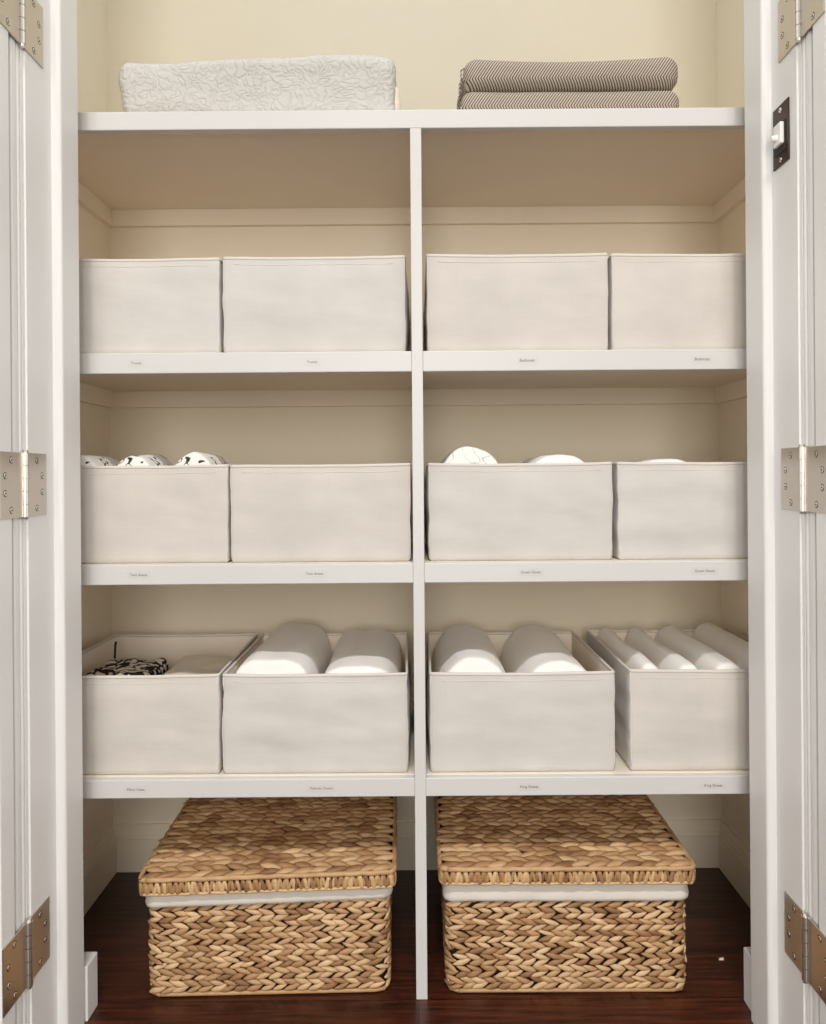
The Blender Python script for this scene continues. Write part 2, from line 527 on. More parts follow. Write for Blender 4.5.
# ------------------------------------------------------------------ shelf labels with lettering
def text_mesh(body, width, mat, parent):
    cu = bpy.data.curves.new('lettering', 'FONT')
    cu.body = body; cu.size = 1.0; cu.extrude = 0.015; cu.align_x = 'CENTER'; cu.align_y = 'CENTER'
    tmp = link(bpy.data.objects.new('lettering_tmp', cu))
    bpy.context.view_layer.update()
    dg = bpy.context.evaluated_depsgraph_get()
    me = bpy.data.meshes.new_from_object(tmp.evaluated_get(dg))
    COL.objects.unlink(tmp); bpy.data.objects.remove(tmp); bpy.data.curves.remove(cu)
    xs = [v.co.x for v in me.vertices]
    sc = width / (max(xs) - min(xs))
    R = Matrix.Rotation(PI / 2, 4, 'X') @ Matrix.Scale(sc, 4)
    me.transform(R)
    me.materials.clear(); me.materials.append(mat)
    me.name = 'lettering'
    o = link(bpy.data.objects.new('lettering', me))
    o.parent = parent
    o.location = (0, -0.0003, 0)
    return o

MPP = 0.0021013
labs = [(137, 360, 10.5, 'Towels', 1, 'under the leftmost bin of the top row'), (313, 359.5, 10.5, 'Towels', 1, 'left of the divider, under the top row of bins'),
        (528, 360, 15, 'Bathmats', 1, 'right of the divider, under the top row of bins'), (703, 360.5, 15, 'Bathmats', 1, 'under the rightmost bin of the top row'),
        (138, 573.5, 17.5, 'Twin Sheets', 2, 'under the leftmost bin of the second row'), (314, 573.5, 17.5, 'Twin Sheets', 2, 'left of the divider, under the second row of bins'),
        (530, 574, 20, 'Queen Sheets', 2, 'right of the divider, under the second row of bins'), (704, 573, 20, 'Queen Sheets', 2, 'under the rightmost bin of the second row'),
        (133.5, 787, 17.5, 'Pillow Cases', 3, 'under the leftmost bin of the lowest shelf'), (319, 787, 23, 'Mattress Covers', 3, 'left of the divider on the lowest shelf edge'),
        (527, 787, 18, 'King Sheets', 3, 'right of the divider on the lowest shelf edge'), (711, 786.5, 18, 'King Sheets', 3, 'under the rightmost bin of the lowest shelf')]
for px, py, w, txt, k, where in labs:
    zt = SHELF[k]
    x = (px - 415) * MPP
    z = (zt[0] + zt[1]) / 2 - (0.0 if k != 3 else 0.0005)
    lb = obj('shelf_label', box(-w * MPP / 2 - 0.007, w * MPP / 2 + 0.007, -0.00015, 0.00015, -0.008, 0.008), M['label_tape'], None, (x, -0.00025, z))
    tag(lb, 'printed tape label on shelf edge, %s' % where, 'label', 'tape labels on the shelf edges')
    text_mesh(txt, w * MPP, M['label_ink'], lb)

# ------------------------------------------------------------------ fabric bins
def rr_ring(w, d, r, per=18, cs=4):
    """rounded rectangle, centred: list of (x, y, nx, ny, side, s along side 0..1)"""
    out = []
    hw, hd = w / 2, d / 2
    sides = [((-hw + r, -hd), (hw - r, -hd), (0, -1)), ((hw, -hd + r), (hw, hd - r), (1, 0)),
             ((hw - r, hd), (-hw + r, hd), (0, 1)), ((-hw, hd - r), (-hw, -hd + r), (-1, 0))]
    corners = [(hw - r, -hd + r, -PI / 2), (hw - r, hd - r, 0), (-hw + r, hd - r, PI / 2), (-hw + r, -hd + r, PI)]
    for i, (a, b, n) in enumerate(sides):
        for k in range(per + 1):
            t = k / per
            out.append((a[0] + (b[0] - a[0]) * t, a[1] + (b[1] - a[1]) * t, n[0], n[1], i, t))
        cx, cy, a0 = corners[i]
        for k in range(1, cs):
            an = a0 + PI / 2 * k / cs
            out.append((cx + r * math.cos(an), cy + r * math.sin(an), math.cos(an), math.sin(an), i, 1.0))
    return out

def loft(bm, rings, mis=None, cap0=True, cap1=True):
    V = [[bm.verts.new(p) for p in rg] for rg in rings]
    n = len(V[0])
    for j, (A, B) in enumerate(zip(V, V[1:])):
        for k in range(n):
            f = bm.faces.new((A[k], A[(k + 1) % n], B[(k + 1) % n], B[k]))
            f.smooth = True
            if mis: f.material_index = mis[j]
    if cap0:
        f = bm.faces.new(V[0][::-1]); f.material_index = mis[0] if mis else 0
    if cap1:
        f = bm.faces.new(V[-1]); f.material_index = mis[-1] if mis else 0
    return V

def make_bin(x0, y0, z0, w, d, h, seed, label, mat='bin_linen', bulge=(0.003, 0.006, 0.004, 0.006), wr=0.0014, rz=0.0, backw=0.985):
    rnd = random.Random(seed)
    t = empty('fabric_bin', (x0 + w / 2, y0 + d / 2, z0), label, 'storage bin', 'pale fabric storage bins on the shelves', rz)
    off = Vector((rnd.uniform(-50, 50), rnd.uniform(-50, 50), rnd.uniform(-50, 50)))
    base = rr_ring(w, d, 0.007, 20, 4)
    th = 0.0035
    def pt(b, z, inset, dense=1.0):
        x, y, nx, ny, side, s = b
        f = z / h
        bu = bulge[side] * math.sin(PI * min(max(f, 0), 1)) ** 0.8 * math.sin(PI * s) ** 0.7 if 0 < s < 1 and f > 0.0 else 0.0
        p = Vector((x * 5 + z * 3, y * 5, z * 20 + x * 2)) + off
        wn = (fbm(p, 3) * wr * 1.7 + noise.noise(p * 0.35) * wr) * min(1, f * 5) * (0.25 + 0.75 * min(1, (1 - f) * 6))
        # rim sags a touch between the corners
        zz = z + (0.0010 * noise.noise(Vector((x * 14, y * 14, 3.1)) + off) if f > 0.9 else 0.0) - (0.0022 * math.sin(PI * s) * max(0, (f - 0.6) / 0.4) if side in (0, 2) else 0)
        e = bu + wn - inset
        k = 1.0 + (backw - 1.0) * (y / d + 0.5)
        return ((x + nx * e) * k, y + ny * e, zz)
    lev = [0.0, 0.002, 0.006, 0.012] + [h * i / 16 for i in range(1, 16)] + [h - 0.006, h - 0.001]
    rings, mis = [], []
    for i, z in enumerate(lev):
        ins = {0: 0.006, 1: 0.003, 2: 0.0008}.get(i, 0.0)
        rings.append([pt(b, z, ins) for b in base]); mis.append(0)
    rings.append([pt(b, h, 0.0012) for b in base]); mis.append(0)
    rings.append([pt(b, h, th - 0.001) for b in base]); mis.append(1)
    for z in (h - 0.002, h * 0.8, h * 0.55, h * 0.3, 0.012, 0.006):
        rings.append([pt(b, z, th) for b in base]); mis.append(1)
    bm = bmesh.new()
    loft(bm, rings, mis)
    obj('body', bm, [M[mat], M['bin_lining']], t)
    # turned hem along the rim
    rings = [[pt(b, z, ins) for b in base] for z, ins in
             ((h - 0.0055, 0.0004), (h - 0.0055, -0.0004), (h - 0.004, -0.0009), (h - 0.001, -0.0008), (h + 0.0010, 0.0004), (h + 0.0010, th - 0.0006),
              (h - 0.001, th + 0.0010), (h - 0.006, th + 0.0009), (h - 0.006, th - 0.0004))]
    bm = bmesh.new(); loft(bm, rings, None, False, False)
    V = [v for v in bm.verts]; n = len(base)
    for k in range(n):
        bm.faces.new((V[(len(rings) - 1) * n + k], V[(len(rings) - 1) * n + (k + 1) % n], V[(k + 1) % n], V[k]))
    obj('hem', bm, M['bin_hem'], t)
    # stitched line a little below the rim
    bm = bmesh.new()
    front = [b for b in base if b[4] == 0 and 0.0 < b[5] < 1.0 and b[2] == 0]
    add_tube(bm, [pt(b, h - 0.0165 + 0.0004 * math.sin(b[5] * 40 + seed), -0.0001) for b in front], 0.0007, 5)
    obj('stitching', bm, M['bin_hem'], t)
    # corner seams
    for sx in (-1, 1):
        bm = bmesh.new()
        pts, bi = [], (min(range(len(base)), key=lambda q: (base[q][0] - sx * w / 2) ** 2 + (base[q][1] + d / 2) ** 2))
        for i in range(13):
            p = pt(base[bi], 0.010 + (h - 0.016) * i / 12, 0.0002)
            pts.append(p)
        add_tube(bm, pts, 0.0014, 6)
        obj('seam', bm, M[mat], t)
    return t

BY = 0.026
z1, z2, z3 = SHELF[1][1], SHELF[2][1], SHELF[3][1]
PXM = 1.686 / 790
def bx_(px): return (px - 415) * PXM
bins = [
    # x of the left or right front edge in the row, width
    (bx_(221) - 0.388, z1, 0.388, 0.206, 11, 'bin_linen_light', 'leftmost fabric bin of the top row, over a Towels label', (0.002, 0.003, 0.004, 0.004), 0.0010),
    (bx_(224), z1, 0.390, 0.2075, 12, 'bin_linen_light', 'fabric bin of the top row just left of the divider', (0.003, 0.009, 0.004, 0.003), 0.0013),
    (bx_(428), z1, 0.388, 0.2095, 13, 'bin_linen', 'fabric bin of the top row just right of the divider', (0.002, 0.003, 0.004, 0.004), 0.0008),
    (bx_(613), z1, 0.390, 0.2075, 14, 'bin_linen', 'rightmost fabric bin of the top row', (0.003, 0.003, 0.004, 0.004), 0.0013),
    (bx_(228) - 0.392, z2, 0.392, 0.2095, 21, 'bin_linen', 'leftmost fabric bin of the second row, ink-marked white linen bulging over its rim', (0.002, 0.002, 0.004, 0.004), 0.0010),
    (bx_(230), z2, 0.385, 0.209, 22, 'bin_linen', 'fabric bin of the second row just left of the divider, nothing showing over its rim', (0.003, 0.001, 0.004, 0.001), 0.0011),
    (bx_(428), z2, 0.394, 0.2085, 23, 'bin_linen_light', 'fabric bin right of the divider in the second row, round white roll above its rim', (0.004, 0.003, 0.004, 0.007), 0.0016),
    (bx_(617.5), z2, 0.386, 0.2085, 24, 'bin_linen_light', 'rightmost fabric bin of the second row, diagonal creases on its front', (0.004, 0.003, 0.004, 0.003), 0.0022),
    (bx_(217.5) - 0.390, z3, 0.390, 0.214, 31, 'bin_linen', 'leftmost fabric bin of the lowest shelf, half empty with a black patterned bundle inside', (0.005, 0.001, 0.004, 0.001), 0.0014),
    (bx_(220.5), z3, 0.396, 0.214, 32, 'bin_linen_light', 'fabric bin left of the divider on the lowest shelf, holding two fat white rolls', (0.004, 0.006, 0.004, 0.0008), 0.0028),
    (bx_(428), z3, 0.396, 0.214, 33, 'bin_linen_light', 'fabric bin right of the divider on the lowest shelf, holding two round-topped rolls', (0.003, 0.004, 0.004, 0.006), 0.0012),
    (bx_(628), z3, 0.384, 0.217, 34, 'bin_linen', 'rightmost fabric bin of the lowest shelf, holding four narrow rolls', (0.005, 0.004, 0.004, 0.004), 0.0024),
]
BD = 0.435
for (x0, z0, w, h, sd, mt, lab, bu, wr) in bins:
    make_bin(x0, BY, z0 + 0.0004, w, BD, h, sd, lab, mt, bu, wr)

# ------------------------------------------------------------------ rolls of linen
def make_roll(x, y0, z0, w, h, length, seed, label, mat, cat='rolled linen', group=None, ex=2.3, lean=0.0, end=0.045, name='linen_roll'):
    """a plump roll lying front to back; the cloth ends in a lapped edge along its side"""
    rnd = random.Random(seed)
    off = Vector((rnd.uniform(-40, 40), rnd.uniform(-40, 40), rnd.uniform(-40, 40)))
    t = empty(name, (x, y0, z0), label, cat, group)
    na, nl = 72, 30
    rings = []
    for j in range(nl + 1):
        u = j / nl
        # finer sampling near the ends
        yy = length * (0.5 - 0.5 * math.cos(PI * u))
        e = min(yy, length - yy)
        k = 1.0 if e > end else 0.95 + 0.05 * math.sqrt(max(0.0, 1 - ((end - e) / end) ** 2))
        rg = []
        for a in range(na):
            an = 2 * PI * a / na
            c, s = math.cos(an), math.sin(an)
            cx = math.copysign(abs(c) ** (2 / ex), c); cz = math.copysign(abs(s) ** (2 / ex), s)
            # lapped edge: the outer layer steps down along the lower left side
            lap = 0.0
            lx = (an - 3.55) % (2 * PI)
            if lx < 0.5: lap = 0.004 * (1 - lx / 0.5)
            p = Vector((cx * 1.3, cz * 1.3, yy * 5)) + off
            q = Vector((cx * 3.2, cz * 3.2, yy * 9)) + off
            dn = noise.noise(p) * 0.007 + noise.noise(q) * 0.0025
            rx = (w / 2 - 0.002 + dn * 0.3 - lap) * (0.5 + 0.5 * k)
            rz = (h / 2 - 0.001 + (dn if s > 0 else 0.0)) * k
            X = cx * rx + lean * (yy / length - 0.5)
            X = max(-w / 2 + 0.0006, min(w / 2 - 0.0006, X)) if lean == 0 else X
            rg.append((X, yy, h / 2 + cz * rz))
        rings.append(rg)
    def capped(rg, sgn):
        cx = sum(p[0] for p in rg) / len(rg); cz = sum(p[2] for p in rg) / len(rg)
        return [[(cx + (p[0] - cx) * k, p[1] + sgn * dy, cz + (p[2] - cz) * k) for p in rg] for k, dy in ((0.9, 0.0022), (0.72, 0.0036), (0.4, 0.0046), (0.08, 0.005))]
    rings = capped(rings[0], -1)[::-1] + rings + capped(rings[-1], 1)
    bm = bmesh.new(); loft(bm, rings)
    obj('cloth', bm, M[mat], t)
    # folded layers showing as a spiral at the front end
    bm = bmesh.new()
    pts = []
    for i in range(60):
        an = i / 59 * 4.5 * PI
        r = 0.06 + 0.34 * i / 59
        pts.append((math.cos(an) * w * r * 0.62, -0.0035 + 0.004 * (r / 0.4) ** 2, h / 2 + math.sin(an) * h * r * 0.62))
    add_tube(bm, pts, 0.0022, 6)
    obj('rolled_edge', bm, M[mat], t)
    return t

RF = BY + 0.0105      # just behind a bin's front wall
RL = BD - 0.021
zf = lambda z: z + 0.0075
# lowest shelf, bin with two fat rolls
make_roll(bx_(220.5) + 0.1015, RF, zf(z3), 0.184, 0.236, RL, 1, 'fat white roll at the left of the two-roll bin left of the divider', 'white_cotton', ex=3.2, end=0.014, group='linen rolls in the bins')
make_roll(bx_(220.5) + 0.2895, RF, zf(z3), 0.184, 0.221, RL, 2, 'fat white roll beside the divider, right one in the two-roll bin left of the divider', 'white_cotton', ex=3.1, end=0.014, group='linen rolls in the bins')
# two round-topped rolls
make_roll(bx_(428) + 0.099, RF, zf(z3), 0.178, 0.234, RL - 0.02, 3, 'round-topped roll just right of the divider on the lowest shelf', 'white_cotton', ex=2.1, end=0.014, group='linen rolls in the bins')
make_roll(bx_(428) + 0.280, RF, zf(z3), 0.180, 0.231, RL - 0.02, 4, 'round-topped roll on the lowest shelf, right one of the pair right of the divider', 'white_cotton', ex=2.1, end=0.014, group='linen rolls in the bins')
# four narrow rolls
x34 = bx_(628)
names4 = ['leftmost of the four narrow rolls in the right-hand bin', 'second from the left of the four narrow rolls in the right-hand bin',
          'third from the left of the four narrow rolls in the right-hand bin', 'rightmost and widest of the four rolls in the right-hand bin']
xx = x34 + 0.011
for i, (w, h) in enumerate(((0.078, 0.219), (0.080, 0.220), (0.094, 0.225), (0.108, 0.229))):
    make_roll(xx + w / 2, RF, zf(z3), w, h, RL, 40 + i, names4[i], 'white_cotton', ex=2.2, end=0.014, group='linen rolls in the bins')
    xx += w + 0.001
# second row
x21 = bx_(228) - 0.392
xx = x21 + 0.011
for i, (w, h, nm) in enumerate(((0.117, 0.226, 'leftmost ink-marked white roll bulging over the left bin of the second row'),
                                (0.117, 0.229, 'middle of the three ink-marked white rolls in the left bin of the second row'),
                                (0.130, 0.229, 'rightmost of the three ink-marked white rolls in the left bin of the second row'))):
    make_roll(xx + w / 2, RF, zf(z2), w, h, 0.17, 50 + i, nm, 'ink_print', ex=2.0, end=0.014, group='linen rolls in the bins')
    xx += w + 0.001
x23 = bx_(428)
make_roll(x23 + 0.092, RF, zf(z2), 0.162, 0.239, 0.24, 60, 'grey-marked white roll above the second-row bin by the divider', 'grey_print', ex=2.1, end=0.014, group='linen rolls in the bins')
make_roll(x23 + 0.282, RF, zf(z2), 0.176, 0.221, 0.26, 61, 'plain white roll barely above the second-row bin right of the divider', 'white_cotton', ex=2.4, end=0.014, group='linen rolls in the bins')
x24 = bx_(617.5)
make_roll(x24 + 0.108, RF, zf(z2), 0.200, 0.2085, 0.26, 62, 'white roll just showing at the rim of the rightmost second-row bin', 'white_cotton', ex=2.6, end=0.014, group='linen rolls in the bins')

# ------------------------------------------------------------------ soft folded things
def soft_box(sx, sy, sz, r, nx, ny, nz, disp):
    """rounded box, origin at the centre of its base; disp(p, n) -> offset vector"""
    bm = bmesh.new()
    idx = {}
    def key(i, j, k): return (i, j, k)
    def vert(i, j, k):
        if (i, j, k) in idx: return idx[(i, j, k)]
        p = Vector((sx * (i / nx - 0.5), sy * (j / ny - 0.5), sz * (k / nz - 0.5)))
        rx, ry, rz = min(r, sx / 2 - 1e-4), min(r, sy / 2 - 1e-4), min(r, sz / 2 - 1e-4)
        c = Vector((max(-sx / 2 + rx, min(sx / 2 - rx, p.x)), max(-sy / 2 + ry, min(sy / 2 - ry, p.y)), max(-sz / 2 + rz, min(sz / 2 - rz, p.z))))
        d = p - c
        if d.length > 1e-9:
            n = d.normalized()
            p = c + Vector((n.x * rx, n.y * ry, n.z * rz))
        else:
            n = Vector((0, 0, 1))
        p.z += sz / 2
        p = p + disp(p, n)
        idx[(i, j, k)] = bm.verts.new(p)
        return idx[(i, j, k)]
    def quad(a, b, c, d):
        f = bm.faces.new((vert(*a), vert(*b), vert(*c), vert(*d))); f.smooth = True
    for i in range(nx):
        for j in range(ny):
            quad((i, j, 0), (i, j + 1, 0), (i + 1, j + 1, 0), (i + 1, j, 0))
            quad((i, j, nz), (i + 1, j, nz), (i + 1, j + 1, nz), (i, j + 1, nz))
    for i in range(nx):
        for k in range(nz):
            quad((i, 0, k), (i + 1, 0, k), (i + 1, 0, k + 1), (i, 0, k + 1))
            quad((i, ny, k), (i, ny, k + 1), (i + 1, ny, k + 1), (i + 1, ny, k))
    for j in range(ny):
        for k in range(nz):
            quad((0, j, k), (0, j, k + 1), (0, j + 1, k + 1), (0, j + 1, k))
            quad((nx, j, k), (nx, j + 1, k), (nx, j + 1, k + 1), (nx, j, k + 1))
    return bm

zt0 = SHELF[0][1]
# quilted coverlet
cov = empty('folded_coverlet', (-0.334, 0.035 + 0.17, zt0 + 0.0003), 'thick cream quilted coverlet folded on the top shelf', 'blanket')
W, H = 0.602, 0.138
def dcov(p, n):
    if p.z < 0.004: return Vector((0, 0, 0))
    f = min(1, p.z / 0.03)
    q = Vector((p.x * 5, p.y * 6, p.z * 9))
    a = noise.noise(q) * 0.006 + noise.noise(q * 2.7) * 0.003 + noise.noise(q * 7) * 0.0016
    # droops at the left top, rises towards the right
    top = 0.0
    if p.z > H * 0.5:
        top = (-0.005 * max(0, 0.35 - p.x / W) + 0.006 * math.sin((p.x / W + 0.1) * 5) * 0.6) * (p.z / H - 0.5) * 2
    tuck = 0.014 * (1 - min(1, p.z / (H * 0.55))) * max(0.0, min(1.0, -p.x / (W / 2) * 4 - 3))
    return n * a * f + Vector((tuck, 0, top))
bm = soft_box(W, 0.34, H, 0.026, 90, 24, 26, dcov)
obj('coverlet_body', bm, M['matelasse'], cov)
def dund(p, n):
    return n * (noise.noise(Vector((p.x * 6, p.y * 9, p.z * 30))) * 0.004 if p.z > 0.003 else 0.0)
bm = soft_box(0.05, 0.31, 0.088, 0.02, 6, 20, 12, dund)
under = obj('inner_fold', bm, M['cream_cotton'], cov, (W / 2 - 0.018, 0.01, 0.0005))
under['label'] = 'plain cream cloth layer peeking out at the right'
# seam line where the layers meet
bm = bmesh.new()
pts = [(-W / 2 + 0.03 + (W - 0.06) * i / 40, -0.17 - 0.0005, H - 0.032 + 0.005 * math.sin(i * 0.5) + 0.010 * i / 40) for i in range(41)]

# two herringbone throws
def make_throw_obj(x, y, z, w, d, h, label, prof, seed):
    t = empty('folded_throw', (x, y, z), label, 'throw blanket', 'folded herringbone throws on the top shelf')
    off = Vector((seed * 3.7, seed * 1.3, 0))
    def dsp(p, n):
        f = min(1, p.z / (h * 0.4))
        q = Vector((p.x * 7, p.y * 6, p.z * 10)) + off
        a = noise.noise(q) * 0.0022
        up = prof(p.x / w) * max(0.0, p.z / h) ** 1.5
        return n * a * f + Vector((0, 0, up))
    bm = soft_box(w, d, h, h * 0.42, 70, 22, 18, dsp)
    obj('cloth', bm, M['herringbone'], t)
    # short knotted fringe on the left end
    bm = bmesh.new()
    rnd = random.Random(seed)
    for k in range(26):
        yy = -d / 2 + 0.012 + (d - 0.03) * k / 25
        z0 = h * rnd.uniform(0.35, 0.62)
        x0 = -w / 2 + 0.003
        dx = rnd.uniform(0.004, 0.007)
        add_tube(bm, [(x0, yy, z0), (x0 - dx, yy, z0 - 0.004), (x0 - dx - 0.001, yy + rnd.uniform(-.002, .002), z0 * 0.55), (x0 - dx, yy, max(0.002, z0 * 0.12))], [0.0022, 0.0026, 0.0018, 0.0014], 6)
    obj('fringe', bm, M['herringbone'], t)
    return t
make_throw_obj(0.341, 0.03 + 0.165, zt0 + 0.0003, 0.470, 0.33, 0.058, 'lower of two grey-taupe herringbone throws on the top shelf',
               lambda u: 0.0, 1)
make_throw_obj(0.344, 0.03 + 0.165, zt0 + 0.0606, 0.468, 0.33, 0.076, 'upper of two grey-taupe herringbone throws on the top shelf',
               lambda u: -0.013 * (1 - (2 * u + 0.05) ** 2), 2)

# bundles inside the half-empty bin
def bundle(name, x, y, z, w, d, h, layers, mat, label, cat, seed, group=None):
    t = empty(name, (x, y, z), label, cat, group)
    lh = h / layers
    for k in range(layers):
        off = Vector((seed * 2.1 + k * 5, k * 3.3, 0))
        last = k == layers - 1
        def dsp(p, n):
            q = Vector((p.x * 16, p.y * 14, p.z * 8)) + off
            return n * noise.noise(q) * 0.0012 + (Vector((0, 0, noise.noise(q * 1.3) * 0.009)) if last and p.z > lh * 0.6 else Vector((0, 0, 0)))
        bm = soft_box(w - 0.004 - 0.003 * (k % 2), d - 0.004 - 0.004 * (k % 2), lh - 0.0006, lh * 0.42, 22, 22, 8, dsp)
        obj('folded_layer', bm, M[mat], t, (0, 0, k * lh))
    return t
pb = bundle('printed_pillowcase_stack', -0.695, 0.235, zf(z3), 0.16, 0.20, 0.176, 4, 'damask_print', 'black and cream swirl-patterned linen bundle in the lowest left bin', 'folded linen', 5)
bm = bmesh.new(); add_tube(bm, [(-0.062, 0.088, 0.15), (-0.064, 0.094, 0.18), (-0.064, 0.098, 0.205), (-0.063, 0.10, 0.214)], 0.003, 8)
dr = obj('drawstring', bm, M['black_gap'], pb); dr['label'] = 'dark cord standing up behind the bundle'
bundle('beige_pillowcase_stack', -0.519, 0.235, zf(z3), 0.158, 0.20, 0.178, 4, 'cream_cotton', 'plain beige folded linen beside the patterned bundle in the lowest left bin', 'folded linen', 9)

# ------------------------------------------------------------------ woven baskets
def add_strand(bm, c, u, v, n, L, Wd, T, ang, tip, mi=0, segs=7, around=8, bend=0.0, blunt=False):
    """one plump leaf-shaped strand lying on a surface with tangents u, v and normal n"""
    a = u * math.cos(ang) + v * math.sin(ang)
    b = n.cross(a).normalized()
    a = (a + n * tip).normalized()
    nn = a.cross(b).normalized()
    if nn.dot(n) < 0: nn = -nn
    rings = []
    for i in range(1, segs):
        t = -1 + 2 * i / segs
        w = (1 - abs(t) ** 8) ** 0.5 if blunt else (1 - abs(t) ** 1.9) ** 0.85
        p = c + a * (t * L / 2) + b * (bend * (t * t - 0.4)) + nn * (0.25 * T * (1 - t * t))
        rings.append([bm.verts.new(p + b * (math.cos(2 * PI * k / around) * Wd / 2 * w) + nn * (math.sin(2 * PI * k / around) * T / 2 * w)) for k in range(around)])
    p0 = bm.verts.new(c - a * L / 2 + b * bend * 0.6); p1 = bm.verts.new(c + a * L / 2 + b * bend * 0.6)
    for k in range(around):
        f = bm.faces.new((p0, rings[0][(k + 1) % around], rings[0][k])); f.smooth = True; f.material_index = mi
        f = bm.faces.new((p1, rings[-1][k], rings[-1][(k + 1) % around])); f.smooth = True; f.material_index = mi
    for A, B in zip(rings, rings[1:]):
        for k in range(around):
            f = bm.faces.new((A[k], A[(k + 1) % around], B[(k + 1) % around], B[k])); f.smooth = True; f.material_index = mi

def perim(w, d, r):
    """walk a rounded rectangle: function s -> (point, tangent, normal), and its length"""
    segs = []
    hw, hd = w / 2, d / 2
    for (a, b, n) in (((-hw + r, -hd), (hw - r, -hd), (0, -1)), ((hw, -hd + r), (hw, hd - r), (1, 0)), ((hw - r, hd), (-hw + r, hd), (0, 1)), ((-hw, hd - r), (-hw, -hd + r), (-1, 0))):
        segs.append((Vector((a[0], a[1], 0)), Vector((b[0], b[1], 0)), Vector((n[0], n[1], 0))))
    arc = PI / 2 * r
    lens = []
    for a, b, n in segs:
        lens += [(b - a).length, arc]
    tot = sum(lens)
    cen = [Vector((hw - r, -hd + r, 0)), Vector((hw - r, hd - r, 0)), Vector((-hw + r, hd - r, 0)), Vector((-hw + r, -hd + r, 0))]
    a0s = [-PI / 2, 0, PI / 2, PI]
    def at(s):
        s %= tot
        for i, l in enumerate(lens):
            if s <= l or i == len(lens) - 1:
                if i % 2 == 0:
                    a, b, n = segs[i // 2]
                    d_ = (b - a).normalized()
                    return a + d_ * s, d_, n
                an = a0s[i // 2] + s / r
                n = Vector((math.cos(an), math.sin(an), 0))
                return cen[i // 2] + n * r, Vector((-n.y, n.x, 0)), n
            s -= l
    return at, tot

